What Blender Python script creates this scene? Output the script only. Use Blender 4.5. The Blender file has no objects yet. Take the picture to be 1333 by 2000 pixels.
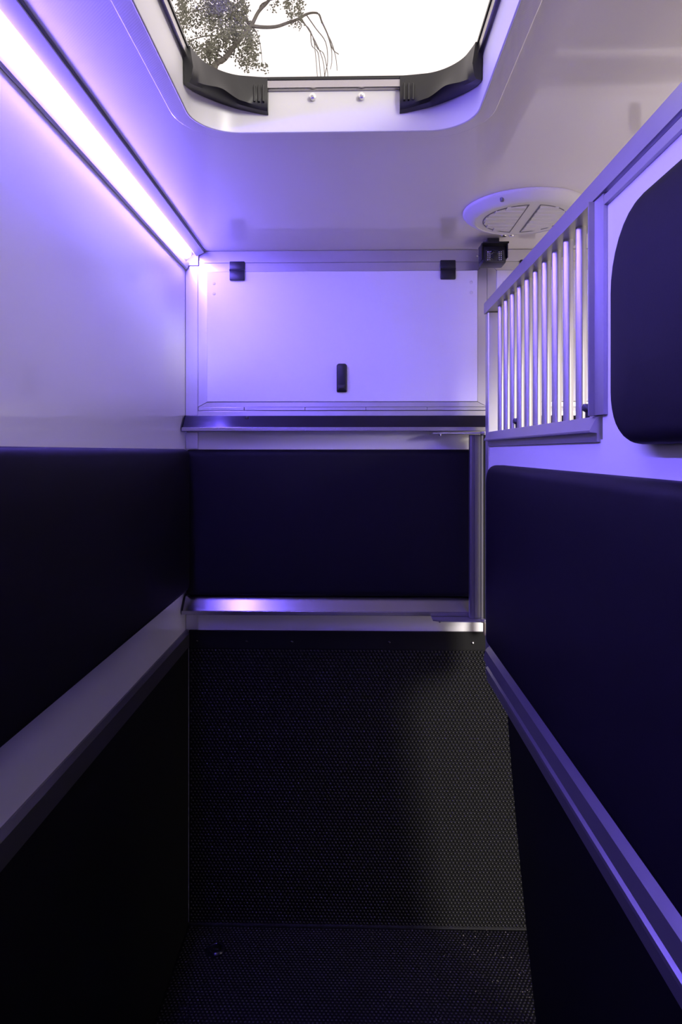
import bpy, bmesh, math, random
from mathutils import Vector, Matrix
random.seed(7)
S = bpy.context.scene
COL = S.collection

# ------------------------------------------------------------------ camera
cam_d = bpy.data.cameras.new('camera')
cam = bpy.data.objects.new('camera', cam_d); COL.objects.link(cam)
YAW = 0.022
cam.location = (0.0, 0.0, 1.58)
cam.rotation_euler = (math.pi / 2, 0.0, YAW)
cam_d.sensor_fit = 'HORIZONTAL'; cam_d.sensor_width = 24.0; cam_d.lens = 24.0
cam_d.shift_x = 0.0058; cam_d.shift_y = -0.0885
cam_d.clip_start = 0.02; cam_d.clip_end = 200
S.camera = cam

# ------------------------------------------------------------------ world: even overcast sky
SKY = 1.8
LED = 106.0
world = bpy.data.worlds.new('overcast_sky'); S.world = world
world.use_nodes = True
wn = world.node_tree.nodes; wn.clear()
wo = wn.new('ShaderNodeOutputWorld'); wb = wn.new('ShaderNodeBackground')
wb.inputs['Color'].default_value = (1.0, 0.87, 0.88, 1); wb.inputs['Strength'].default_value = SKY
world.node_tree.links.new(wb.outputs[0], wo.inputs[0])
# hazy low sun shining in through the side doorway
sun_d = bpy.data.lights.new('hazy_sun', 'SUN'); sun_d.energy = 4.2; sun_d.angle = math.radians(18); sun_d.color = (1.0, 0.93, 0.88)
sun = bpy.data.objects.new('hazy_sun', sun_d); COL.objects.link(sun)
sun.rotation_euler = Vector((-0.49, 0.84, -0.23)).to_track_quat('-Z', 'Y').to_euler()
S.view_settings.view_transform = 'Standard'
S.view_settings.look = 'None'
S.view_settings.exposure = 0.0
S.view_settings.gamma = 1.0
S.view_settings.use_curve_mapping = False
try:
    S.cycles.use_denoising = True
    S.cycles.max_bounces = 14; S.cycles.diffuse_bounces = 8; S.cycles.glossy_bounces = 6
    S.cycles.transparent_max_bounces = 12
    S.cycles.sample_clamp_indirect = 8.0
except Exception:
    pass

# ------------------------------------------------------------------ materials
def mat(name, color, rough=0.5, metal=0.0, var=0.06, vscale=6.0, bump=0.0, bscale=200.0, stretch=(1, 1, 1),
        bdist=0.001, coat=0.0, spec=0.5, wave=None, coat_rough=0.03):
    m = bpy.data.materials.new(name); m.use_nodes = True
    nt = m.node_tree; n = nt.nodes; L = nt.links
    p = n['Principled BSDF']
    tc = n.new('ShaderNodeTexCoord')
    no = n.new('ShaderNodeTexNoise'); no.inputs['Scale'].default_value = vscale; no.inputs['Detail'].default_value = 5
    L.new(tc.outputs['Object'], no.inputs['Vector'])
    mx = n.new('ShaderNodeMix'); mx.data_type = 'RGBA'
    a = [c * (1 - var) for c in color]; b = [min(1, c * (1 + var)) for c in color]
    mx.inputs[6].default_value = (*a, 1); mx.inputs[7].default_value = (*b, 1)
    L.new(no.outputs['Fac'], mx.inputs[0]); L.new(mx.outputs[2], p.inputs['Base Color'])
    p.inputs['Roughness'].default_value = rough; p.inputs['Metallic'].default_value = metal
    p.inputs['Specular IOR Level'].default_value = spec
    p.inputs['Coat Weight'].default_value = coat; p.inputs['Coat Roughness'].default_value = coat_rough
    if bump > 0:
        mp = n.new('ShaderNodeMapping'); mp.inputs['Scale'].default_value = stretch
        L.new(tc.outputs['Object'], mp.inputs['Vector'])
        if wave:
            t = n.new('ShaderNodeTexWave'); t.bands_direction = wave; t.inputs['Distortion'].default_value = 0.4
            t.inputs['Detail'].default_value = 1.0
        else:
            t = n.new('ShaderNodeTexNoise'); t.inputs['Detail'].default_value = 3
        t.inputs['Scale'].default_value = bscale
        L.new(mp.outputs[0], t.inputs['Vector'])
        bu = n.new('ShaderNodeBump'); bu.inputs['Strength'].default_value = bump; bu.inputs['Distance'].default_value = bdist
        L.new(t.outputs['Fac'], bu.inputs['Height']); L.new(bu.outputs[0], p.inputs['Normal'])
    return m

M = {}
M['ceiling'] = mat('ceiling_grp', (0.83, 0.785, 0.75), 0.30, var=0.02, vscale=2, bump=0.12, bscale=110, wave='DIAGONAL', bdist=0.0006, coat=1.0, coat_rough=0.05)
M['wall'] = mat('white_grp', (0.87, 0.86, 0.86), 0.28, var=0.02, vscale=2, bump=0.03, bscale=6, bdist=0.004, coat=0.8, coat_rough=0.06)
M['panel'] = mat('white_laminate', (0.82, 0.82, 0.82), 0.35, var=0.015, vscale=3, bump=0.02, bscale=8, bdist=0.003)
M['white_plastic'] = mat('white_plastic', (0.72, 0.71, 0.69), 0.4, var=0.03, vscale=8)
M['liner'] = mat('liner_plastic', (0.60, 0.59, 0.585), 0.35, var=0.02, vscale=5)
M['alu'] = mat('brushed_aluminium', (0.62, 0.61, 0.62), 0.28, 0.85, var=0.08, vscale=9, bump=0.05, bscale=260, stretch=(0.05, 1, 1), bdist=0.0005)
M['alu_y'] = mat('brushed_aluminium_long', (0.62, 0.61, 0.62), 0.33, 1.0, var=0.08, vscale=9, bump=0.05, bscale=260, stretch=(1, 0.05, 1), bdist=0.0005)
M['alu_z'] = mat('brushed_aluminium_upright', (0.62, 0.61, 0.62), 0.33, 0.8, var=0.08, vscale=9, bump=0.05, bscale=260, stretch=(1, 1, 0.05), bdist=0.0005)
M['anod'] = mat('satin_anodised_aluminium', (0.44, 0.43, 0.45), 0.36, 0.85, var=0.05, vscale=7, bump=0.03, bscale=300, stretch=(1, 0.05, 1), bdist=0.0004)
M['steel'] = mat('stainless_tube', (0.50, 0.485, 0.475), 0.36, 0.95, var=0.04, vscale=12, bump=0.03, bscale=300, stretch=(1, 1, 0.04), bdist=0.0003)
M['polished'] = mat('polished_aluminium', (0.40, 0.385, 0.395), 0.23, 1.0, var=0.06, vscale=9, bump=0.03, bscale=260, stretch=(0.05, 1, 1), bdist=0.0004)
M['dark_metal'] = mat('dark_anodised', (0.040, 0.038, 0.050), 0.18, 0.85, var=0.1, vscale=5)
M['leather'] = mat('black_vinyl', (0.0065, 0.0052, 0.0098), 0.6, var=0.12, vscale=30, bump=0.12, bscale=420, bdist=0.0008, spec=0.12)
M['rubber'] = mat('black_rubber', (0.0035, 0.0035, 0.0035), 0.6, var=0.25, vscale=25, bump=0.15, bscale=300, bdist=0.001, spec=0.2)
M['stud'] = mat('studded_rubber', (0.004, 0.004, 0.004), 0.36, var=0.3, vscale=60, bump=0.1, bscale=500, bdist=0.0005, spec=0.32)
M['black'] = mat('black_plastic', (0.006, 0.006, 0.007), 0.4, var=0.1, vscale=20, bump=0.05, bscale=500, bdist=0.0004)
M['post'] = mat('dark_grey_anodised_post', (0.20, 0.19, 0.21), 0.36, 0.85, var=0.08, vscale=9, bump=0.05, bscale=260, stretch=(1, 1, 0.05), bdist=0.0004)
M['lip'] = mat('darker_aluminium_lip', (0.42, 0.40, 0.41), 0.26, 1.0, var=0.10, vscale=6, bump=0.05, bscale=260, stretch=(0.05, 1, 1), bdist=0.0005)  # darker base colour than the brushed aluminium, for sill lips and skylight frame
M['channel'] = mat('satin_white_channel', (0.78, 0.77, 0.79), 0.35, 0.2, var=0.03, vscale=9)
M['groove'] = mat('grey_sealant', (0.16, 0.16, 0.18), 0.6, var=0.1, vscale=40)
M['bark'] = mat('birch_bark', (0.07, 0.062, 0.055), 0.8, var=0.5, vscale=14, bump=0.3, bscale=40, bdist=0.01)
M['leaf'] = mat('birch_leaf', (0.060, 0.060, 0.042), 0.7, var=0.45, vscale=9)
M['ground'] = mat('yard_gravel', (0.62, 0.59, 0.55), 0.9, var=0.12, vscale=3, bump=0.3, bscale=60, bdist=0.01)
M['lens'] = mat('camera_lens', (0.01, 0.01, 0.02), 0.05, var=0.05, coat=1.0)
M['chrome'] = mat('bright_steel', (0.75, 0.74, 0.73), 0.15, 1.0, var=0.03)

def led_mat():
    m = bpy.data.materials.new('led_diffuser'); m.use_nodes = True
    n = m.node_tree.nodes; L = m.node_tree.links
    p = n['Principled BSDF']
    tc = n.new('ShaderNodeTexCoord'); no = n.new('ShaderNodeTexNoise'); no.inputs['Scale'].default_value = 3
    L.new(tc.outputs['Object'], no.inputs['Vector'])
    cr = n.new('ShaderNodeMapRange'); cr.inputs[3].default_value = LED * 0.97; cr.inputs[4].default_value = LED * 1.03
    L.new(no.outputs['Fac'], cr.inputs[0]); L.new(cr.outputs[0], p.inputs['Emission Strength'])
    p.inputs['Base Color'].default_value = (0.8, 0.8, 0.85, 1)
    p.inputs['Emission Color'].default_value = (0.180, 0.118, 1.0, 1)
    return m
M['led'] = led_mat()

def glass_mat():
    m = bpy.data.materials.new('acrylic_pane'); m.use_nodes = True
    n = m.node_tree.nodes; L = m.node_tree.links; n.clear()
    o = n.new('ShaderNodeOutputMaterial'); tr = n.new('ShaderNodeBsdfTransparent'); gl = n.new('ShaderNodeBsdfGlossy')
    lw = n.new('ShaderNodeLayerWeight'); lw.inputs['Blend'].default_value = 0.5
    pw = n.new('ShaderNodeMath'); pw.operation = 'POWER'; pw.inputs[1].default_value = 5.0
    fr = n.new('ShaderNodeMath'); fr.operation = 'MULTIPLY_ADD'; fr.inputs[1].default_value = 0.5; fr.inputs[2].default_value = 0.03
    L.new(lw.outputs['Facing'], pw.inputs[0]); L.new(pw.outputs[0], fr.inputs[0])
    mx = n.new('ShaderNodeMixShader')
    tr.inputs['Color'].default_value = (0.93, 0.94, 0.92, 1); gl.inputs['Roughness'].default_value = 0.03
    L.new(fr.outputs[0], mx.inputs[0]); L.new(tr.outputs[0], mx.inputs[1]); L.new(gl.outputs[0], mx.inputs[2]); L.new(mx.outputs[0], o.inputs[0])
    return m
M['glass'] = glass_mat()

def irled_mat():
    m = mat('led_dot', (0.7, 0.7, 0.75), 0.2, var=0.05)
    return m
M['dot'] = irled_mat()

# ------------------------------------------------------------------ helpers
def obj(name, bm, m, parent=None, smooth=False):
    me = bpy.data.meshes.new(name)
    bmesh.ops.recalc_face_normals(bm, faces=bm.faces[:])
    bm.to_mesh(me); bm.free()
    if m: me.materials.append(M[m] if isinstance(m, str) else m)
    if smooth:
        for p in me.polygons: p.use_smooth = True
        try: me.set_sharp_from_angle(angle=math.radians(40))
        except Exception: pass
    o = bpy.data.objects.new(name, me); COL.objects.link(o)
    if parent: o.parent = parent; o.matrix_parent_inverse = parent.matrix_world.inverted()
    return o

def tag(o, label=None, cat=None, group=None, kind=None):
    if label: o['label'] = label
    if cat: o['category'] = cat
    if group: o['group'] = group
    if kind: o['kind'] = kind
    return o

def thing(name, label, cat, loc=(0, 0, 0), group=None, kind=None):
    o = bpy.data.objects.new(name, None); COL.objects.link(o)
    o.location = loc; o.empty_display_size = 0.1
    o.matrix_world = Matrix.Translation(Vector(loc))
    return tag(o, label, cat, group, kind)

def copy_part(src, parent, off):
    c = src.copy(); COL.objects.link(c); c.parent = parent
    c.matrix_parent_inverse = src.matrix_parent_inverse.copy()
    c.location = src.location + Vector(off)
    return c

def a_box(bm, x0, x1, y0, y1, z0, z1, bev=0.0, seg=2):
    t = bmesh.new()
    bmesh.ops.create_cube(t, size=1.0)
    for v in t.verts:
        v.co = Vector(((x0 + x1) / 2 + v.co.x * (x1 - x0), (y0 + y1) / 2 + v.co.y * (y1 - y0), (z0 + z1) / 2 + v.co.z * (z1 - z0)))
    if bev > 0:
        bmesh.ops.bevel(t, geom=t.edges[:], offset=bev, segments=seg, profile=0.5, affect='EDGES')
    me = bpy.data.meshes.new('t'); t.to_mesh(me); t.free(); bm.from_mesh(me); bpy.data.meshes.remove(me)
    return bm

def box(*a, **k): return a_box(bmesh.new(), *a, **k)

def a_prism(bm, pts, axis, a, b):
    """pts: closed 2D outline; axis 'x': pts=(y,z); 'y': (x,z); 'z': (x,y)."""
    def P(p, t):
        return {'x': (t, p[0], p[1]), 'y': (p[0], t, p[1]), 'z': (p[0], p[1], t)}[axis]
    A = [bm.verts.new(P(p, a)) for p in pts]; B = [bm.verts.new(P(p, b)) for p in pts]
    n = len(pts)
    for i in range(n): bm.faces.new((A[i], A[(i + 1) % n], B[(i + 1) % n], B[i]))
    bm.faces.new(A); bm.faces.new(B)
    return bm

def prism(*a): return a_prism(bmesh.new(), *a)

def a_quadprism(bm, c4, d):
    """four corners (Vectors) extruded by vector d"""
    A = [bm.verts.new(c) for c in c4]; B = [bm.verts.new(Vector(c) + Vector(d)) for c in c4]
    for i in range(4): bm.faces.new((A[i], A[(i + 1) % 4], B[(i + 1) % 4], B[i]))
    bm.faces.new(A); bm.faces.new(B)
    return bm

def a_lathe(bm, prof, c, axis='z', n=32):
    """prof: (radius, height) list, closed at ends with fans if r==0"""
    ex = {'z': (Vector((1, 0, 0)), Vector((0, 1, 0)), Vector((0, 0, 1))),
          'y': (Vector((1, 0, 0)), Vector((0, 0, 1)), Vector((0, 1, 0))),
          'x': (Vector((0, 1, 0)), Vector((0, 0, 1)), Vector((1, 0, 0)))}[axis]
    c = Vector(c); rings = []
    for r, h in prof:
        if r <= 1e-6: rings.append([bm.verts.new(c + ex[2] * h)])
        else: rings.append([bm.verts.new(c + ex[0] * r * math.cos(2 * math.pi * i / n) + ex[1] * r * math.sin(2 * math.pi * i / n) + ex[2] * h) for i in range(n)])
    for A, B in zip(rings, rings[1:]):
        for i in range(n):
            j = (i + 1) % n
            if len(A) == 1 and len(B) == 1: break
            if len(A) == 1: bm.faces.new((A[0], B[i], B[j]))
            elif len(B) == 1: bm.faces.new((A[i], A[j], B[0]))
            else: bm.faces.new((A[i], A[j], B[j], B[i]))
    for R in (rings[0], rings[-1]):
        if len(R) > 1:
            try: bm.faces.new(R)
            except ValueError: pass
    return bm

def lathe(*a, **k): return a_lathe(bmesh.new(), *a, **k)

def rrect(u0, u1, v0, v1, r, seg=10):
    """rounded rectangle outline; r = (r00, r10, r11, r01) or number"""
    if not isinstance(r, (tuple, list)): r = (r,) * 4
    out = []
    for (cu, cv, rr, a0) in ((u0 + r[0], v0 + r[0], r[0], 180), (u1 - r[1], v0 + r[1], r[1], 270), (u1 - r[2], v1 - r[2], r[2], 0), (u0 + r[3], v1 - r[3], r[3], 90)):
        for i in range(seg + 1):
            a = math.radians(a0 + 90.0 * i / seg)
            out.append((cu + rr * math.cos(a), cv + rr * math.sin(a)))
    return out

def loft(rings, cap0=True, cap1=True, bm=None):
    bm = bm or bmesh.new()
    V = [[bm.verts.new(p) for p in R] for R in rings]; n = len(V[0])
    for A, B in zip(V, V[1:]):
        for i in range(n):
            bm.faces.new((A[i], A[(i + 1) % n], B[(i + 1) % n], B[i]))
    if cap0: bm.faces.new(V[0])
    if cap1: bm.faces.new(V[-1])
    return bm

def pad_mesh(P, u0, u1, v0, v1, thick, r, er, bulge=0.004):
    """cushion: P(u, v, h) -> 3D; h from 0 (back) to thick"""
    if not isinstance(r, (tuple, list)): r = (r,) * 4
    rings = [[P(u, v, 0) for u, v in rrect(u0, u1, v0, v1, r, 8)]]
    for k in range(7):
        a = math.radians(90 * k / 6)
        i = er * (1 - math.cos(a)); h = thick - er + er * math.sin(a)
        rr = [max(x - i, 0.004) for x in r]
        rings.append([P(u, v, h) for u, v in rrect(u0 + i, u1 - i, v0 + i, v1 - i, rr, 8)])
    for i, h in ((er + 0.03, thick + bulge * 0.6), (er + 0.08, thick + bulge)):
        rr = [max(x - i, 0.004) for x in r]
        rings.append([P(u, v, h) for u, v in rrect(u0 + i, u1 - i, v0 + i, v1 - i, rr, 8)])
    return loft(rings)

# ------------------------------------------------------------------ dimensions (metres)
XL, XR = -0.557, 1.45      # side walls
YB, YR = 2.28, -0.70       # front bulkhead, rear wall
ZC = 2.25                  # ceiling
XP = 0.41                  # partition face

# ------------------------------------------------------------------ setting
tag(obj('floor', box(XL - 0.06, XR + 0.06, YR - 0.06, YB + 0.06, -0.05, 0.0), 'rubber'), 'black rubber floor of the horse stall with fine studs', 'floor', kind='structure')
wl = tag(obj('wall_left', box(XL - 0.05, XL, YR, YB, 0.0, ZC + 0.02), 'wall'), 'glossy white left side wall under the purple light', 'wall', kind='structure')
wb_ = tag(obj('wall_back', box(XL - 0.05, XR + 0.05, YB, YB + 0.05, 0.0, ZC + 0.02), 'wall'), 'white bulkhead wall at the far end', 'wall', kind='structure')
tag(obj('wall_rear', box(XL - 0.05, XR + 0.05, YR - 0.05, YR, 0.0, ZC + 0.02), 'wall'), 'white rear wall behind the viewer', 'wall', kind='structure')
# right wall with side door opening
DY0, DY1, DZ0, DZ1 = -0.50, 2.20, 0.02, 2.06
bm = bmesh.new()
a_box(bm, XR, XR + 0.05, YR, DY0, 0.0, ZC + 0.02); a_box(bm, XR, XR + 0.05, DY1, YB, 0.0, ZC + 0.02)
a_box(bm, XR, XR + 0.05, DY0, DY1, DZ1, ZC + 0.02); a_box(bm, XR, XR + 0.05, DY0, DY1, 0.0, DZ0)
tag(obj('wall_right', bm, 'wall'), 'white right side wall with a daylit doorway beyond the partition', 'wall', kind='structure')
bm = bmesh.new()
a_box(bm, XR - 0.008, XR + 0.058, DY0 - 0.03, DY0 + 0.012, DZ0, DZ1 + 0.03, 0.003); a_box(bm, XR - 0.008, XR + 0.058, DY1 - 0.012, DY1 + 0.03, DZ0, DZ1 + 0.03, 0.003)
a_box(bm, XR - 0.008, XR + 0.058, DY0, DY1, DZ1 - 0.012, DZ1 + 0.03, 0.003)
tag(obj('door_1', bm, 'alu_z'), 'aluminium frame of the open side doorway', 'door frame', kind='structure')

# ceiling with rounded skylight opening
SX0, SX1, SY0, SY1, SR = -0.326, 0.250, 0.52, 1.427, 0.095
hole = rrect(SX0, SX1, SY0, SY1, SR, 14)
hc = ((SX0 + SX1) / 2, (SY0 + SY1) / 2)
CX0, CX1, CY0, CY1 = XL - 0.05, XR + 0.05, YR - 0.05, YB + 0.05
def project(p):
    dx, dy = p[0] - hc[0], p[1] - hc[1]; t = 1e9
    if dx > 1e-9: t = min(t, (CX1 - hc[0]) / dx)
    if dx < -1e-9: t = min(t, (CX0 - hc[0]) / dx)
    if dy > 1e-9: t = min(t, (CY1 - hc[1]) / dy)
    if dy < -1e-9: t = min(t, (CY0 - hc[1]) / dy)
    return [hc[0] + dx * t, hc[1] + dy * t]
outer = [project(p) for p in hole]
for cxy in ((CX0, CY0), (CX1, CY0), (CX1, CY1), (CX0, CY1)):
    k = min(range(len(outer)), key=lambda i: (outer[i][0] - cxy[0]) ** 2 + (outer[i][1] - cxy[1]) ** 2)
    outer[k] = list(cxy)
bm = loft([[(x, y, ZC) for x, y in hole], [(x, y, ZC) for x, y in outer], [(x, y, ZC + 0.05) for x, y in outer], [(x, y, ZC + 0.05) for x, y in hole]], False, False)
n = len(hole)
tag(obj('ceiling', bm, 'ceiling'), 'glossy off-white ribbed ceiling around the skylight', 'ceiling', kind='structure')

# skylight
sky = thing('window_1', 'square roof skylight with rounded corners and black corner brackets', 'skylight', (hc[0], hc[1], ZC), kind='structure')
def ring(off, z, seg=14):
    return [(x, y, z) for x, y in rrect(SX0 - off, SX1 + off, SY0 - off, SY1 + off, max(SR + off, 0.01), seg)]
obj('flange', loft([ring(0.032, ZC + 0.001), ring(0.032, ZC - 0.0016), ring(0.0305, ZC - 0.0022), ring(0.002, ZC - 0.0022), ring(0.002, ZC + 0.001)], False, False), 'ceiling', sky)
obj('liner', loft([ring(0.0019, ZC + 0.002), ring(0.0018, ZC - 0.0022), ring(0.0, ZC - 0.0028), ring(-0.0022, ZC - 0.0015), ring(-0.003, ZC + 0.003), ring(-0.001, 2.335), ring(0.02, 2.335)], False, False), 'liner', sky, True)
obj('frame', loft([ring(0.004, 2.334), ring(-0.006, 2.334), ring(-0.010, 2.337), ring(-0.011, 2.352), ring(0.004, 2.352)], False, False), 'lip', sky, True)
obj('seal', loft([ring(0.0, 2.352), ring(-0.013, 2.352), ring(-0.013, 2.358), ring(0.0, 2.358)], False, False), 'black', sky, True)
obj('glass_pane', loft([ring(0.01, 2.358), ring(0.01, 2.362)]), 'glass', sky)
# outer curb so that no light leaks between roof and pane
obj('curb', loft([ring(0.021, ZC + 0.02), ring(0.021, 2.37), ring(0.05, 2.37), ring(0.05, ZC + 0.04)], False, False), 'alu', sky)
def bracket(side):
    """corner bracket at the far corner; side -1 left, 1 right. Runs along the liner path round the corner."""
    cxx = SX0 + SR if side < 0 else SX1 - SR
    cyy = SY1 - SR
    path = []
    for k in range(4): path.append((None, k / 4.0, 'a'))
    for k in range(13): path.append((math.radians(90.0 * k / 12), 0, 'c'))
    for k in range(1, 5): path.append((None, k / 4.0, 'b'))
    rings = []; N = len(path)
    for i, (a, t, w) in enumerate(path):
        if w == 'a': p = Vector((cxx + side * SR, cyy - 0.034 * (1 - t), 0)); nrm = Vector((-side, 0, 0))
        elif w == 'b': p = Vector((cxx - side * 0.056 * t, cyy + SR, 0)); nrm = Vector((0, -1, 0))
        else:
            d = Vector((side * math.cos(a), math.sin(a), 0)); p = Vector((cxx, cyy, 0)) + d * SR; nrm = -d
        s = i / (N - 1.0); mid = math.sin(math.pi * s) ** 1.3
        p = p + nrm * 0.004
        wt = 0.012 + 0.016 * mid; wbt = 0.014 + 0.034 * mid
        zb = 2.286 + 0.016 * mid; zo = zb - 0.003 + 0.006 * mid
        pts = [p + Vector((0, 0, 2.356)), p + Vector((0, 0, zo)), p + nrm * (wbt * 0.75) + Vector((0, 0, zb)), p + nrm * wbt + Vector((0, 0, zb + 0.006)),
               p + nrm * (wt + 0.006) + Vector((0, 0, zb + 0.03)), p + nrm * wt + Vector((0, 0, 2.356))]
        rings.append(pts)
    o = obj('corner_bracket', loft(rings), 'black', sky, True)
    for k in range(3):                                     # raised ribs near the end on the far wall
        x = cxx - side * (0.030 + 0.009 * k); y = cyy + SR - 0.0225
        r = obj('rib', box(x - 0.002, x + 0.002, y - 0.006, y + 0.006, 2.300, 2.335, 0.001), 'black', o)
    return o
bracket(-1); bracket(1)
for x in (-0.082, 0.020):
    sc = obj('screw', lathe([(0.0, -0.016), (0.003, -0.015), (0.004, -0.011), (0.0065, -0.010), (0.007, -0.002), (0.005, 0.0)], (x, SY1 - 0.001, 2.319), 'y', 16), 'chrome', sky, True)

# ------------------------------------------------------------------ LED strip light along the left wall / ceiling corner
led = thing('strip_light', 'long glowing purple LED strip light in the left ceiling corner', 'light', (XL, 0.8, ZC))
LY0, LY1 = -0.62, 2.262
A = Vector((-0.500, ZC - 0.001)); B = Vector((XL + 0.001, 2.193))
def mixp(t, h):
    d = (B - A); nn = Vector((-d.y, d.x)).normalized()
    if nn.y > 0: nn = -nn
    q = A + d * t + nn * h
    return (q.x, q.y)
obj('channel', prism([(XL + 0.001, ZC - 0.001), (A.x, A.y), (A.x + 0.006, A.y - 0.0005), (A.x + 0.007, A.y - 0.007), mixp(0.33, 0.001), mixp(0.34, -0.012), mixp(0.80, -0.012), mixp(0.81, 0.001), (B.x + 0.008, B.y - 0.004), (B.x + 0.004, B.y - 0.007), (B.x, B.y - 0.006)], 'y', LY0, LY1), 'channel', led)
dome = []
for k in range(11):
    a = math.pi * k / 10
    dome.append((0.57 - 0.215 * math.cos(a), -0.011 + 0.0165 * math.sin(a)))
rings = []
for yy, sc in ((LY0 + 0.01, 1.0), (LY1 - 0.070, 1.0), (LY1 - 0.055, 0.94), (LY1 - 0.042, 0.78), (LY1 - 0.034, 0.5), (LY1 - 0.032, 0.2)):
    R = []
    for t, h in dome:
        q = mixp(0.57 + (t - 0.57) * (0.3 + 0.7 * sc), -0.011 + (h + 0.011) * sc); R.append((q[0], yy, q[1]))
    rings.append(R)
obj('diffuser', loft(rings), 'led', led, True)
obj('edge_bead', prism([(A.x + 0.0062, ZC - 0.0005), (A.x + 0.011, ZC - 0.0005), (A.x + 0.010, ZC - 0.003), (A.x + 0.0062, ZC - 0.004)], 'y', LY0, LY1), 'groove', led)
obj('end_cap', box(XL + 0.003, -0.512, LY1 - 0.001, LY1 + 0.004, 2.200, ZC - 0.003, 0.001), 'white_plastic', led)
obj('cable_clip', lathe([(0.0, -0.006), (0.003, -0.006), (0.003, 0.010), (0.0, 0.010)], (-0.546, LY1 - 0.004, 2.198), 'z', 10), 'chrome', led)

# ------------------------------------------------------------------ bulkhead: trims and lockers
Y = YB
tag(obj('trim_1', box(XL + 0.001, XR - 0.001, Y - 0.010, Y - 0.0005, 2.2095, 2.2490, 0.001), 'alu'), 'brushed aluminium header strip along the top of the bulkhead', 'trim', kind='structure')
tag(obj('trim_2', box(XL + 0.001, -0.516, Y - 0.012, Y - 0.0005, 1.700, 2.2085, 0.001), 'alu_z'), 'upright aluminium corner strip left of the white locker door', 'trim', kind='structure')
def locker(x0, x1, label, hx, hz):
    z0, z1, w, wb2, wt = 1.729, 2.2085, 0.030, 0.0155, 0.028
    t = thing('storage_locker', label, 'locker', ((x0 + x1) / 2, Y, z0))
    d = (0, -0.009, 0); yb = Y - 0.0012; g = 0.0011
    obj('backing', box(x0, x1, Y - 0.0011, Y - 0.0003, z0, z1), 'groove', t)
    def V(x, z): return Vector((x, yb, z))
    obj('top_rail', a_quadprism(bmesh.new(), [V(x0 + g, z1), V(x1 - g, z1), V(x1 - w - g, z1 - wt), V(x0 + w + g, z1 - wt)], d), 'alu', t)
    obj('bottom_rail', a_quadprism(bmesh.new(), [V(x0 + g, z0), V(x1 - g, z0), V(x1 - w - g, z0 + wb2), V(x0 + w + g, z0 + wb2)], d), 'alu', t)
    obj('stile', a_quadprism(bmesh.new(), [V(x0, z0 + g), V(x0, z1 - g), V(x0 + w, z1 - wt - g), V(x0 + w, z0 + wb2 + g)], d), 'alu_z', t)
    obj('stile', a_quadprism(bmesh.new(), [V(x1, z0 + g), V(x1, z1 - g), V(x1 - w, z1 - wt - g), V(x1 - w, z0 + wb2 + g)], d), 'alu_z', t)
    x0 += 0.0305; x1 -= 0.0315
    dr_ = obj('door', box(x0, x1, Y - 0.0145, Y - 0.0012, 1.7462, 2.1790, 0.0012), 'panel', t)
    z = 2.1815
    for x in hx:
        bm = box(x - 0.0255, x + 0.0255, Y - 0.020, Y - 0.0095, z + 0.003, z + 0.0315, 0.003)
        a_box(bm, x - 0.0245, x + 0.0250, Y - 0.024, Y - 0.0135, z - 0.033, z - 0.0005, 0.003)
        a_lathe(bm, [(0.0, -0.025), (0.0035, -0.025), (0.0035, 0.025), (0.0, 0.025)], (x, Y - 0.021, z + 0.001), 'x', 12)
        tag(obj('hinge', bm, 'black', dr_, True), 'black plastic hinge')
    R = [[(u, yy, v) for u, v in rrect(hz - 0.0172 + i, hz + 0.0172 - i, 1.777 + i, 1.8715 - i, (0.004, 0.004, 0.009, 0.009), 5)] for yy, i in ((Y - 0.0130, 0.0), (Y - 0.020, 0.0), (Y - 0.0235, 0.0022), (Y - 0.0245, 0.005))]
    bm = loft(R); a_box(bm, hz - 0.012, hz + 0.012, Y - 0.0275, Y - 0.0240, 1.784, 1.800, 0.0015)
    tag(obj('handle', bm, 'black', dr_, True), 'black recessed handle')
    for x in (x0 + 0.024, x1 - 0.021):
        for zz in (2.140, 2.106):
            obj('screw_cap', lathe([(0.0, -0.0155), (0.0045, -0.0150), (0.0070, -0.0135), (0.0072, -0.0125)], (x, Y, zz), 'y', 18), 'white_plastic', dr_, True)
    return t
locker(-0.5145, 0.4465, 'white locker with aluminium frame, black handle and two black hinges, above the shelf rail', (-0.3825, 0.3170), -0.034)
locker(0.4480, 1.4200, 'white locker seen through the partition bars', (0.58, 1.28), 0.93)
tag(obj('trim_3', box(-0.5158, -0.5148, Y - 0.014, Y - 0.0005, 1.7, 2.2085), 'anod'), 'thin edge bead beside the left corner strip', 'trim', kind='structure')

# segmented strip under the locker frames
st = thing('strip_moulding', 'pale jointed strip under the white locker door', 'strip', (0, Y, 1.7165))
xs = [-0.515, -0.360, -0.157, 0.046, 0.249, 0.4465]
obj('backing', box(-0.515, 0.4465, Y - 0.0011, Y - 0.0003, 1.7165, 1.7285), 'groove', st)
for a, b in zip(xs, xs[1:]):
    obj('strip_segment', box(a + 0.0010, b - 0.0010, Y - 0.010, Y - 0.0012, 1.7175, 1.7278, 0.0008), 'alu', st)

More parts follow.
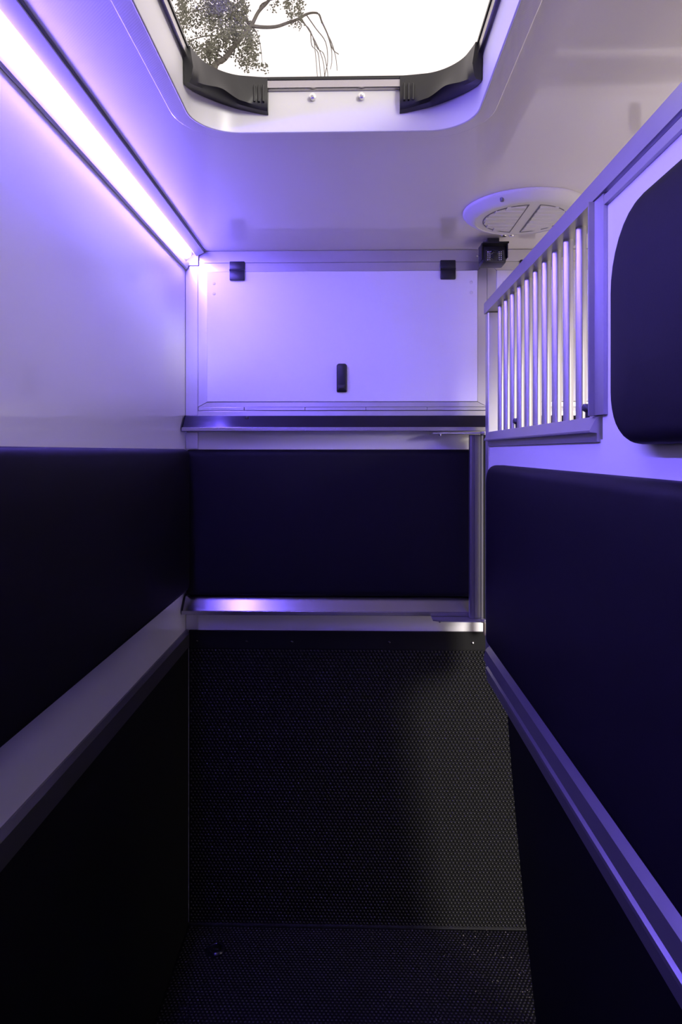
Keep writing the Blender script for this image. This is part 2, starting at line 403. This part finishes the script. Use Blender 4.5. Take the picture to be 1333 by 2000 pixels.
# sill rails (same profile top and bottom)
def sill(x0, x1, zw, name, label, face_mat, top_h=0.0, hole_x=None):
    """sloping sill: meets the wall at height zw, drops 40 mm over 80 mm and ends in an upright lip"""
    t = thing(name, label, 'rail', ((x0 + x1) / 2, Y, zw))
    if top_h > 0:
        obj('back_flange', box(x0 + 0.006, x1, Y - 0.010, Y - 0.0005, zw, zw + top_h, 0.0008), 'alu', t)
    prof = [(Y - 0.0005, zw - 0.001), (Y - 0.039, zw - 0.001), (Y - 0.041, zw - 0.0018), (Y - 0.079, zw - 0.0395), (Y - 0.079, zw - 0.044), (Y - 0.0005, zw - 0.012)]
    sl = obj('sloping_face', prism(prof, 'x', x0 + 0.003, x1), face_mat, t)
    z1 = zw - 0.040; z0 = zw - 0.0525
    obj('front_lip', box(x0, x1, Y - 0.0825, Y - 0.0785, z0, z1, 0.0008), 'lip', t)
    obj('underside', box(x0 + 0.002, x1 - 0.002, Y - 0.0784, Y - 0.0005, z0 + 0.0005, z0 + 0.003), 'alu', t)
    obj('end_plate', prism([(Y - 0.0005, zw), (Y - 0.040, zw), (Y - 0.081, zw - 0.038), (Y - 0.081, z0), (Y - 0.0005, z0)], 'x', x0 - 0.001, x0 + 0.002), 'dark_metal', t)
    if hole_x is not None:
        obj('bolt_plug', lathe([(0.0, 0.004), (0.005, 0.003), (0.0065, 0.0), (0.0065, -0.004)], (hole_x, Y - 0.046, zw - 0.0075), 'z', 16), 'black', t, True)
    return t
sill(-0.552, 0.446, 1.699, 'shelf_rail', 'dark sloping shelf rail with bright aluminium lip under the locker', 'dark_metal', 0.0165, -0.345)
sill(-0.552, 0.432, 1.1045, 'bumper_rail', 'brushed aluminium sloping rail below the black front cushion', 'polished')
sill(0.470, 1.440, 1.699, 'shelf_rail', 'shelf rail beyond the partition bars', 'dark_metal', 0.0165)
sill(0.470, 1.440, 1.1045, 'bumper_rail', 'lower aluminium rail beyond the partition', 'alu')
tag(obj('trim_4', box(XL + 0.001, -0.516, Y - 0.010, Y - 0.0005, 0.985, 1.050, 0.001), 'alu_z'), 'short aluminium corner strip under the lower bumper rail', 'trim', kind='structure')
tag(obj('trim_5', box(XL + 0.001, -0.516, Y - 0.010, Y - 0.0005, 1.589, 1.645, 0.001), 'alu_z'), 'short aluminium corner strip between shelf rail and cushion', 'trim', kind='structure')

# ------------------------------------------------------------------ wall cushions
lp = pad_mesh(lambda u, v, h: (XL + 0.0008 + h, u, v), -0.60, 2.196, 1.131, 1.588, 0.034, 0.03, 0.018, 0.003)
tag(obj('wall_cushion', lp, 'leather', None, True), 'long black padded cushion along the white left wall', 'cushion')
bp = pad_mesh(lambda u, v, h: (u, Y - 0.0008 - h, v), -0.548, 0.400, 1.1055, 1.587, 0.055, 0.012, 0.022, 0.003)
tag(obj('wall_cushion', bp, 'leather', None, True), 'black padded cushion on the bulkhead between the two metal rails', 'cushion')
bp = pad_mesh(lambda u, v, h: (u, Y - 0.0008 - h, v), 0.50, 1.42, 1.1055, 1.587, 0.055, 0.012, 0.022, 0.003)
tag(obj('wall_cushion', bp, 'leather', None, True), 'black padded cushion on the bulkhead beyond the partition', 'cushion')

# ------------------------------------------------------------------ rubber kick mats
km = thing('kick_mat', 'black rubber kick mat on the lower left wall', 'mat', (XL, 0.8, 0))
obj('sheet', box(XL + 0.0006, XL + 0.0105, YR + 0.01, YB - 0.013, 0.002, 0.975, 0.001), 'rubber', km)
obj('top_strip', prism([(XL + 0.0006, 0.985), (XL + 0.005, 0.985), (XL + 0.0135, 0.974), (XL + 0.0135, 0.930), (XL + 0.0106, 0.928), (XL + 0.0106, 0.976), (XL + 0.0006, 0.976)], 'y', YR + 0.01, YB - 0.013), 'post', km)
bk = thing('kick_mat', 'black studded rubber kick mat on the bulkhead below the rails', 'mat', (0, YB, 0))
obj('sheet', box(XL + 0.011, 1.44, YB - 0.0085, YB - 0.0006, 0.002, 0.982, 0.001), 'rubber', bk)
obj('top_strip', box(XL + 0.011, 1.44, YB - 0.0115, YB - 0.0087, 0.9225, 0.981, 0.001), 'rubber', bk)
for x in (-0.519, -0.352, -0.201, 0.123, 0.399, 0.70, 1.0):
    obj('rivet', lathe([(0.0, -0.0145), (0.003, -0.0138), (0.0048, -0.0120), (0.0048, -0.0112)], (x, YB, 0.9465), 'y', 14), 'chrome' if abs(x - 0.399) < 0.01 else 'dark_metal', bk, True)

def studs(name, parent, u0, u1, v0, v1, P, pitch=0.0118, r=0.0047, h=0.0034, skip=None):
    dv = pitch * 0.872; verts = []; faces = []; row = 0; v = v0
    while v < v1:
        u = u0 + (pitch / 2 if row % 2 else 0)
        while u < u1:
            if skip and (u - skip[0]) ** 2 + (v - skip[1]) ** 2 < skip[2] ** 2: u += pitch; continue
            b = len(verts); jh = h * random.uniform(0.9, 1.1)
            for k in range(8): a = math.pi * k / 4; verts.append(P(u + r * math.cos(a), v + r * math.sin(a), 0))
            for k in range(8): a = math.pi * k / 4; verts.append(P(u + r * .72 * math.cos(a), v + r * .72 * math.sin(a), jh * .8))
            verts.append(P(u, v, jh))
            for k in range(8):
                j = (k + 1) % 8
                faces.append((b + k, b + j, b + 8 + j, b + 8 + k)); faces.append((b + 8 + k, b + 8 + j, b + 16))
            u += pitch
        v += dv; row += 1
    me = bpy.data.meshes.new(name); me.from_pydata(verts, [], faces); me.materials.append(M['stud']); me.update()
    bmm = bmesh.new(); bmm.from_mesh(me); bmesh.ops.recalc_face_normals(bmm, faces=bmm.faces[:]); bmm.to_mesh(me); bmm.free()
    for p in me.polygons: p.use_smooth = True
    o = bpy.data.objects.new(name, me); COL.objects.link(o); o['kind'] = 'stuff'
    if parent: o.parent = parent; o.matrix_parent_inverse = parent.matrix_world.inverted()
    return o
studs('studs', bk, XL + 0.018, 0.66, 0.010, 0.917, lambda u, v, h: (u, YB - 0.0085 - h, v))
fl = bpy.data.objects['floor']
studs('studs', fl, XL + 0.018, 0.70, 1.30, YB - 0.014, lambda u, v, h: (u, v, h), pitch=0.0118, r=0.0042, h=0.0022, skip=(-0.432, 2.156, 0.034))
# cove bead between floor and bulkhead mat
tag(obj('baseboard_back', prism([(YB - 0.0087, 0.0002), (YB - 0.0145, 0.0002), (YB - 0.0135, 0.003), (YB - 0.0087, 0.008)], 'x', XL + 0.012, 1.44), 'rubber'), 'thin sealing bead where the floor meets the bulkhead mat', 'trim', kind='structure')
# floor drain
dr = thing('floor_drain', 'small round drain in the black floor near the left corner', 'drain', (-0.432, 2.156, 0))
obj('rim', lathe([(0.0185, 0.0006), (0.0190, 0.0048), (0.0215, 0.0062), (0.0250, 0.0048), (0.0275, 0.0006)], (-0.432, 2.156, 0), 'z', 32), 'dark_metal', dr, True)
obj('plug', lathe([(0.0, 0.0024), (0.010, 0.0022), (0.0178, 0.0010), (0.0178, 0.0004)], (-0.432, 2.156, 0), 'z', 28), 'rubber', dr, True)
obj('plug_bar', box(-0.441, -0.423, 2.1535, 2.1585, 0.0024, 0.0045, 0.0008), 'black', dr)

# ------------------------------------------------------------------ hinge post at the bulkhead end of the partition
hp = thing('hinge_post', 'upright aluminium hinge post at the bulkhead between shelf rail and bumper rail', 'post', (0.396, 2.19, 1.05))
bm = bmesh.new()
a_prism(bm, [(0.374, 2.172), (0.3795, 2.1705), (0.380, 2.1735), (0.388, 2.1735), (0.3885, 2.1705), (0.402, 2.1705), (0.4025, 2.1735), (0.409, 2.1735), (0.4095, 2.1705), (0.416, 2.1705), (0.416, 2.195), (0.374, 2.195)], 'z', 1.0515, 1.634)
obj('post', bm, 'post', hp)
def plate(z):
    return prism([(0.255, 2.155), (0.275, 2.146), (0.415, 2.140), (0.422, 2.145), (0.422, 2.262), (0.255, 2.262)], 'z', z, z + 0.004)
for z in (1.636, 1.0465):
    p = obj('hinge_plate', plate(z), 'anod', hp)
    obj('bolt', lathe([(0.0, -0.006), (0.004, -0.006), (0.0045, -0.002), (0.0045, 0.0)], (0.278, 2.165, z), 'z', 12), 'chrome', p, True)
    obj('pivot', lathe([(0.0, -0.003), (0.010, -0.003), (0.010, 0.007), (0.0, 0.007)], (0.414, 2.155, z), 'z', 20), 'steel', p, True)
obj('gap_cover', box(0.4162, 0.444, 2.1690, 2.194, 1.0515, 1.634, 0.001), 'rubber', hp)  # dark filler added to close the bright gap between post and partition
obj('lit_gap_tab', lathe([(0.0, 0.0), (0.010, 0.002), (0.0135, 0.012), (0.0135, 0.046), (0.010, 0.056), (0.0, 0.058)], (0.437, 2.215, 0.985), 'z', 18), mat('lit_gap_cream', (0.55, 0.45, 0.33), 0.5), hp, True)  # cream tab added for the lit stall wall seen through the gap

# ------------------------------------------------------------------ stall partition
pt = thing('stall_partition', 'white stall partition with aluminium frame, barred opening and black cushions', 'partition', (0.43, 0.8, 0.0))
PY0, PY1 = -0.55, 2.100
GX0, GX1 = XP, 0.450          # frame tubes
GY0, GY1 = 1.176, 2.058       # barred opening
GZ0, GZ1 = 1.640, 2.005
obj('top_rail', prism([(XP - 0.006, 2.000), (XP - 0.006, 2.033), (XP - 0.003, 2.036), (GX1 + 0.002, 2.036), (GX1 + 0.004, 2.033), (GX1 + 0.004, 2.000)], 'y', PY0, PY1), 'anod', pt)
obj('end_post', box(GX0 - 0.002, GX1, GY1, PY1 - 0.001, 0.900, 1.9995, 0.003), 'alu_z', pt)
obj('panel', box(XP + 0.004, GX1 - 0.008, PY0, GY1 - 0.0005, 1.000, 1.600), 'panel', pt)
obj('upper_panel', box(XP + 0.004, GX1 - 0.008, PY0, GY0 - 0.040, 1.600, 1.9995), 'panel', pt)
# opening sill, moulding with sloping face and flat strip below
obj('opening_sill', prism([(XP + 0.006, GZ0), (XP - 0.002, 1.6385), (XP - 0.014, 1.6155), (XP - 0.014, 1.6125), (XP - 0.002, 1.611), (XP - 0.002, 1.597), (XP + 0.0035, 1.596), (XP + 0.0035, 1.6005), (GX1, 1.6005), (GX1, GZ0)], 'y', GY0 - 0.030, GY1 - 0.001), 'anod', pt)
obj('opening_jamb', prism([(XP + 0.006, GY0 + 0.004), (XP - 0.003, GY0 + 0.002), (XP - 0.012, GY0 - 0.016), (XP - 0.012, GY0 - 0.020), (XP - 0.003, GY0 - 0.022), (XP - 0.002, GY0 - 0.060), (XP + 0.0035, GY0 - 0.062), (XP + 0.0035, GY0 - 0.0395), (GX1, GY0 - 0.0395), (GX1, GY0 + 0.004)], 'z', GZ0 + 0.0005, 1.9995), 'anod', pt)
# flat strip under the top rail over the solid panel
obj('panel_strip', prism([(XP - 0.002, 1.9795), (XP - 0.002, 1.9945), (XP + 0.0035, 1.9945), (XP + 0.0035, 1.9785)], 'y', PY0, GY0 - 0.0625), 'anod', pt)
bar0 = None
for k in range(11):
    y = 1.214 + 0.0763 * k
    if bar0 is None:
        bar0 = obj('bar', lathe([(0.0098, GZ0 - 0.002), (0.0098, GZ1 - 0.003)], (0.430, y, 0), 'z', 24), 'steel', pt, True); by = y
        by0 = y
    else:
        copy_part(bar0, pt, (0, y - by0, 0))
for y in (1.252, 1.787):
    obj('latch_stop', lathe([(0.0, 0.028), (0.011, 0.027), (0.013, 0.022), (0.013, 0.016), (0.007, 0.012), (0.007, 0.0)], (0.432, y, GZ0 - 0.0005), 'z', 18), 'black', pt, True)
# bottom rail: sloped upper face, groove, bead and dark lower face
obj('bottom_rail', prism([(XP + 0.020, 0.999), (XP + 0.004, 0.999), (XP - 0.010, 0.985), (XP - 0.016, 0.957), (XP - 0.014, 0.954), (XP - 0.004, 0.950), (XP - 0.003, 0.936), (XP - 0.009, 0.932), (XP - 0.010, 0.926), (XP - 0.007, 0.921), (XP - 0.005, 0.895), (XP + 0.002, 0.889), (GX1, 0.889), (GX1, 0.999)], 'y', PY0, GY1 - 0.0005), 'anod', pt)
# cushions
PX = XP + 0.0038
up = pad_mesh(lambda u, v, h: (PX - h, u, v), -0.45, 1.008, 1.590, 1.922, 0.042, (0.06, 0.075, 0.115, 0.10), 0.022, 0.004)
obj('upper_cushion', up, 'leather', pt, True)
lo = pad_mesh(lambda u, v, h: (PX - h, u, v), -0.45, 1.925, 1.040, 1.543, 0.042, (0.03, 0.03, 0.055, 0.03), 0.022, 0.003)
obj('lower_cushion', lo, 'leather', pt, True)
# rubber flap hanging from the bottom rail, free edge curling away from the stall
FN, FM = 26, 14
bm = bmesh.new(); fg = []
for i in range(FN + 1):
    y = PY0 + (1.862 - PY0) * i / FN; R = []
    for j in range(FM + 1):
        s = j / FM
        sp = 0.085 * s ** 1.15 * (0.35 + 0.65 * (i / FN) ** 2) + 0.006 * math.sin(4.2 * y + 1.3) * s
        R.append((0.421 + sp, y + 0.03 * s * (i / FN) ** 3, 0.889 - 0.885 * s))
    fg.append(R)
for sgn, dx in ((0, 0.0), (1, 0.006)):
    pass
A_ = [[bm.verts.new(p) for p in R] for R in fg]; B_ = [[bm.verts.new((p[0] + 0.006, p[1], p[2])) for p in R] for R in fg]
for G in (A_, B_):
    for i in range(FN):
        for j in range(FM): bm.faces.new((G[i][j], G[i + 1][j], G[i + 1][j + 1], G[i][j + 1]))
for i in range(FN):
    bm.faces.new((A_[i][0], A_[i + 1][0], B_[i + 1][0], B_[i][0])); bm.faces.new((A_[i][FM], A_[i + 1][FM], B_[i + 1][FM], B_[i][FM]))
for j in range(FM):
    bm.faces.new((A_[0][j], A_[0][j + 1], B_[0][j + 1], B_[0][j])); bm.faces.new((A_[FN][j], A_[FN][j + 1], B_[FN][j + 1], B_[FN][j]))
obj('rubber_flap', bm, 'rubber', pt, True)

# ------------------------------------------------------------------ round ceiling vent
vc = (0.478, 1.905, ZC)
vt = thing('ceiling_vent', 'round white ceiling vent beside the black camera', 'vent', vc)
VR = 0.168
obj('rim', lathe([(VR, -0.0005), (VR, -0.004), (VR - 0.004, -0.010), (VR - 0.020, -0.022), (VR - 0.030, -0.0262), (VR - 0.034, -0.0265), (VR - 0.034, -0.0005)], vc, 'z', 72), 'white_plastic', vt, True)
obj('disc', lathe([(0.0, -0.0250), (VR - 0.0345, -0.0250), (VR - 0.0345, -0.0005), (0, -0.0005)], vc, 'z', 64), 'white_plastic', vt, True)
def dshape(sx, inset):
    r = VR - 0.055 - inset; g = 0.014 + inset; out = []
    a0 = math.acos(g / r)
    for k in range(25):
        a = -a0 + 2 * a0 * k / 24
        out.append((vc[0] + sx * r * math.cos(a), vc[1] + r * math.sin(a)))
    return out
for sx in (-1, 1):
    fr = loft([[(x, y, ZC - 0.0248) for x, y in dshape(sx, 0)], [(x, y, ZC - 0.0262) for x, y in dshape(sx, 0)], [(x, y, ZC - 0.0262) for x, y in dshape(sx, 0.0022)], [(x, y, ZC - 0.0248) for x, y in dshape(sx, 0.0022)]], False, False)
    g = obj('grille', fr, 'groove', vt)
    for k in range(-3, 4):
        yy = vc[1] + k * 0.028; r = VR - 0.060
        if abs(yy - vc[1]) > r - 0.01: continue
        xe = math.sqrt(r * r - (yy - vc[1]) ** 2); x0_, x1_ = sorted((vc[0] + sx * 0.018, vc[0] + sx * xe))
        obj('slat', prism([(yy - 0.0125, ZC - 0.0249), (yy - 0.0115, ZC - 0.0278), (yy + 0.0115, ZC - 0.0268), (yy + 0.0125, ZC - 0.0249)], 'x', x0_, x1_), 'white_plastic', g)
for dx in (-0.010, 0.012):
    obj('screw', lathe([(0.0, -0.0285), (0.0065, -0.0282), (0.0085, -0.0255), (0.0085, -0.022)], (vc[0] + dx - 0.014, vc[1] + VR - 0.026, ZC), 'z', 18), 'chrome', vt, True)
for a in (-125, -40):
    q = (vc[0] + (VR - 0.013) * math.cos(math.radians(a)), vc[1] + (VR - 0.013) * math.sin(math.radians(a)), ZC)
    obj('screw_hole', lathe([(0.0, -0.0215), (0.0045, -0.0215), (0.0058, -0.0150), (0.0058, -0.010)], q, 'z', 16), 'groove', vt, True)

# ------------------------------------------------------------------ surveillance camera
cc = thing('security_camera', 'small black security camera under the ceiling beside the round vent', 'camera', (0.444, 2.17, 2.17))
x0, x1, y0, y1 = 0.4065, 0.4805, 2.128, 2.200
obj('body', box(x0, x1, y0 + 0.008, y1, 2.168, 2.222, 0.005), 'black', cc, True)
hood = obj('hood', prism([(y0 - 0.012, 2.2235), (y0 - 0.012, 2.2285), (y1, 2.2335), (y1, 2.2285)], 'x', x0 - 0.001, x1 + 0.004), 'black', cc)
obj('hood_side', box(x0 - 0.004, x0 - 0.001, y0, y1 - 0.02, 2.178, 2.228, 0.001), 'black', hood)
obj('hood_side', box(x1 + 0.001, x1 + 0.004, y0, y1 - 0.02, 2.182, 2.228, 0.001), 'black', hood)
face = obj('face_plate', box(x0 + 0.009, x1 - 0.008, y0 + 0.0055, y0 + 0.0085, 2.172, 2.208, 0.001), 'lens', cc)
obj('lens_ring', lathe([(0.006, -0.004), (0.0095, -0.003), (0.0105, 0.002), (0.006, 0.002)], (0.4435, y0 + 0.0055, 2.189), 'y', 24), 'black', cc, True)
obj('lens', lathe([(0.0, -0.0035), (0.004, -0.002), (0.0062, 0.001)], (0.4435, y0 + 0.0055, 2.189), 'y', 20), 'lens', cc, True)
d0 = None
for sx in (-1, 1):
    for i in range(2):
        for k in range(5):
            px = 0.4435 + sx * (0.0145 + 0.006 * i); pz = 2.177 + 0.006 * k
            if d0 is None:
                d0 = obj('led_dot', lathe([(0.0, -0.0018), (0.0012, -0.0014), (0.0016, 0.0)], (px, y0 + 0.0055, pz), 'y', 8), 'dot', cc, True); dp = (px, pz)
            else: copy_part(d0, cc, (px - dp[0], 0, pz - dp[1]))
obj('bracket', box(0.425, 0.462, 2.150, 2.19, 2.2330, ZC - 0.0005, 0.001), 'black', cc)
obj('thumb_screw', lathe([(0.0, -0.012), (0.0035, -0.012), (0.0035, 0.0), (0.0, 0.0)], (x0 - 0.003, 2.16, 2.196), 'x', 12), 'chrome', cc, True)

# ------------------------------------------------------------------ outside: yard and birch tree
bm = bmesh.new(); a_box(bm, -40, 40, -40, 60, -1.05, -0.95)
tag(obj('ground', bm, 'ground'), 'pale gravel yard outside the vehicle', 'ground', kind='structure')

TY = 8.0
def tp(px, py, y=TY):                       # design coordinates of the tree, in metres
    return Vector(((px - 688) * y / 1333.0, y, 1.58 + (882 - py) * y / 1333.0))
def tube(bm, pts, r0, r1, n=6):
    prev = None; N = len(pts)
    for i, p in enumerate(pts):
        d = (pts[min(i + 1, N - 1)] - pts[max(i - 1, 0)]).normalized()
        a = d.orthogonal().normalized(); b = d.cross(a); r = r0 + (r1 - r0) * i / (N - 1)
        R = [bm.verts.new(p + a * r * math.cos(2 * math.pi * k / n) + b * r * math.sin(2 * math.pi * k / n)) for k in range(n)]
        if prev:
            for k in range(n): bm.faces.new((prev[k], prev[(k + 1) % n], R[(k + 1) % n], R[k]))
        prev = R
    return bm
def smooth_path(P, m=5):
    out = []
    for i in range(len(P) - 1):
        p0, p1, p2, p3 = P[max(i - 1, 0)], P[i], P[i + 1], P[min(i + 2, len(P) - 1)]
        for k in range(m):
            t = k / m
            out.append(0.5 * ((2 * p1) + (p2 - p0) * t + (2 * p0 - 5 * p1 + 4 * p2 - p3) * t * t + (3 * p1 - p0 - 3 * p2 + p3) * t ** 3))
    out.append(P[-1]); return out
tr = thing('birch_tree', 'birch tree with drooping twigs seen through the skylight', 'tree', (-2.0, TY, -0.95))
base = Vector((-2.0, TY, -0.95))
trunk = smooth_path([base, Vector((-1.95, TY, 2.0)), Vector((-1.85, TY, 4.5)), tp(412, 148), tp(438, 112), tp(465, 78), tp(490, 48), tp(505, 20), tp(530, -10), tp(545, -70), tp(560, -170)], 4)
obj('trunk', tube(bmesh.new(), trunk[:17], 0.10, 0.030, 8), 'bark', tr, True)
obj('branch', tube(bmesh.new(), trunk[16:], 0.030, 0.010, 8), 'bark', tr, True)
limbs = [
    ([(490, 48), (515, 51), (540, 50), (562, 43), (582, 36), (598, 27), (612, 24), (623, 27), (629, 42), (640, 66), (650, 95), (662, 106)], .022, .005),
    ([(490, 48), (480, 36), (466, 22), (450, 5), (430, -25), (400, -60)], .022, .01),
    ([(465, 78), (440, 70), (410, 66), (385, 70), (362, 78)], .012, .004),
    ([(438, 112), (420, 100), (400, 96), (378, 100)], .010, .004),
    ([(450, 5), (420, 8), (390, 14), (362, 22)], .010, .004),
    ([(505, 20), (512, 5), (540, -5), (575, -12)], .010, .004),
    ([(490, 48), (500, 60), (508, 85), (512, 120)], .008, .003),
]
twig_paths = []
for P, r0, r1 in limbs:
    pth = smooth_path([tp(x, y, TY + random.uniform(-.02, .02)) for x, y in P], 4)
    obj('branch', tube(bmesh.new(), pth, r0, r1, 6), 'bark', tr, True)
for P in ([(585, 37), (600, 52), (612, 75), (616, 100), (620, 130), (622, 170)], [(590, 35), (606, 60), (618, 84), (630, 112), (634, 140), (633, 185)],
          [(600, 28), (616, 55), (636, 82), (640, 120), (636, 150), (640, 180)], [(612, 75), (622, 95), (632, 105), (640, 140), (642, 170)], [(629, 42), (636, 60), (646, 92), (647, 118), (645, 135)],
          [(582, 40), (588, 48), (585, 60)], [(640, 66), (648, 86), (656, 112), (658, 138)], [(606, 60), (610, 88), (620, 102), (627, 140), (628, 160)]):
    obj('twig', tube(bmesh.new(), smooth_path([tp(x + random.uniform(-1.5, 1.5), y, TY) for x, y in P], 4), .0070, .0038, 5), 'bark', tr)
# leafy hanging twigs: joined foliage, too small to pick apart
lv, lf = [], []
def leaf(p, s):
    a = random.uniform(0, 6.283); tilt = random.uniform(-1.0, 1.0)
    ax = Vector((math.cos(a), 0.3 * math.sin(tilt), math.sin(a))).normalized(); sd = ax.cross(Vector((0.3 * random.uniform(-1, 1), 1, 0.5 * random.uniform(-1, 1)))).normalized()
    b = len(lv)
    for (u, w) in ((0, 0), (0.35, 0.36), (0.7, 0.25), (1, 0), (0.7, -0.25), (0.35, -0.36)): lv.append(p + ax * u * s + sd * w * s)
    lf.append(tuple(range(b, b + 6)))
tb = bmesh.new()
def hang(px, py, length, dens, dx=0.0, y=TY):
    pts = [tp(px + dx * k / 5 + random.uniform(-3, 3), py + length * k / 5, y) for k in range(6)]
    tube(tb, smooth_path(pts, 2), .003, .0015, 3)
    for i in range(int(length * dens)):
        t = random.random(); q = tp(px + dx * t + random.gauss(0, 5), py + length * t + random.gauss(0, 2), y + random.uniform(-.15, .15))
        leaf(q, random.uniform(.016, .034))
for (x0_, x1_, ya, yb_, la, lb, cnt, dn) in (
        (345, 380, -60, 20, 30, 70, 16, 0.9), (375, 430, -60, 25, 30, 70, 20, 0.9), (385, 425, 66, 90, 20, 50, 12, 1.0), (352, 400, 62, 90, 15, 45, 10, 0.8),
        (425, 480, -40, 40, 40, 70, 26, 1.2), (430, 500, 45, 70, 20, 45, 16, 1.1), (470, 520, 55, 85, 20, 50, 11, 0.8), (478, 508, 90, 110, 20, 40, 5, 0.8), (500, 520, 110, 125, 10, 25, 3, 0.8),
        (530, 585, -70, -30, 30, 80, 12, 0.8), (555, 590, -20, 20, 20, 45, 8, 0.8), (455, 475, 95, 110, 15, 30, 3, .8), (395, 412, 88, 100, 10, 25, 4, 1.1),
        (300, 600, -260, -60, 60, 140, 40, .6)):
    for _ in range(cnt):
        hang(random.uniform(x0_, x1_), random.uniform(ya, yb_), random.uniform(la, lb), dn, random.uniform(-8, 8), TY + random.uniform(-.3, .3))
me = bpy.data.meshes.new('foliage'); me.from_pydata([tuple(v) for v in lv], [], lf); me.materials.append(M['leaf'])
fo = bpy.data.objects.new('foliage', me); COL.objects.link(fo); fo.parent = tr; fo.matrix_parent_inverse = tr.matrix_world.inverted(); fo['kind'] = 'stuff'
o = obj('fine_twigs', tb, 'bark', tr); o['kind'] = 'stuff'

# grit scattered on the floor mat, too small to count
gb = bmesh.new()
for _ in range(150):
    gx = 0.52 - abs(random.gauss(0, 0.28)); gy = random.uniform(1.80, 2.262)
    if gx < XL + 0.03: continue
    r = random.uniform(0.0005, 0.0013)
    m4 = Matrix.Translation((gx, gy, 0.0022 + r)) @ Matrix.Rotation(random.uniform(0, 6), 4, 'Z') @ Matrix.Diagonal((r * 1.5, r, r * 0.8, 1))
    bmesh.ops.create_icosphere(gb, subdivisions=1, radius=1.0, matrix=m4)
gr = obj('grit', gb, mat('pale_grit', (0.45, 0.40, 0.33), 0.6, var=0.4, vscale=300), fl); gr['kind'] = 'stuff'
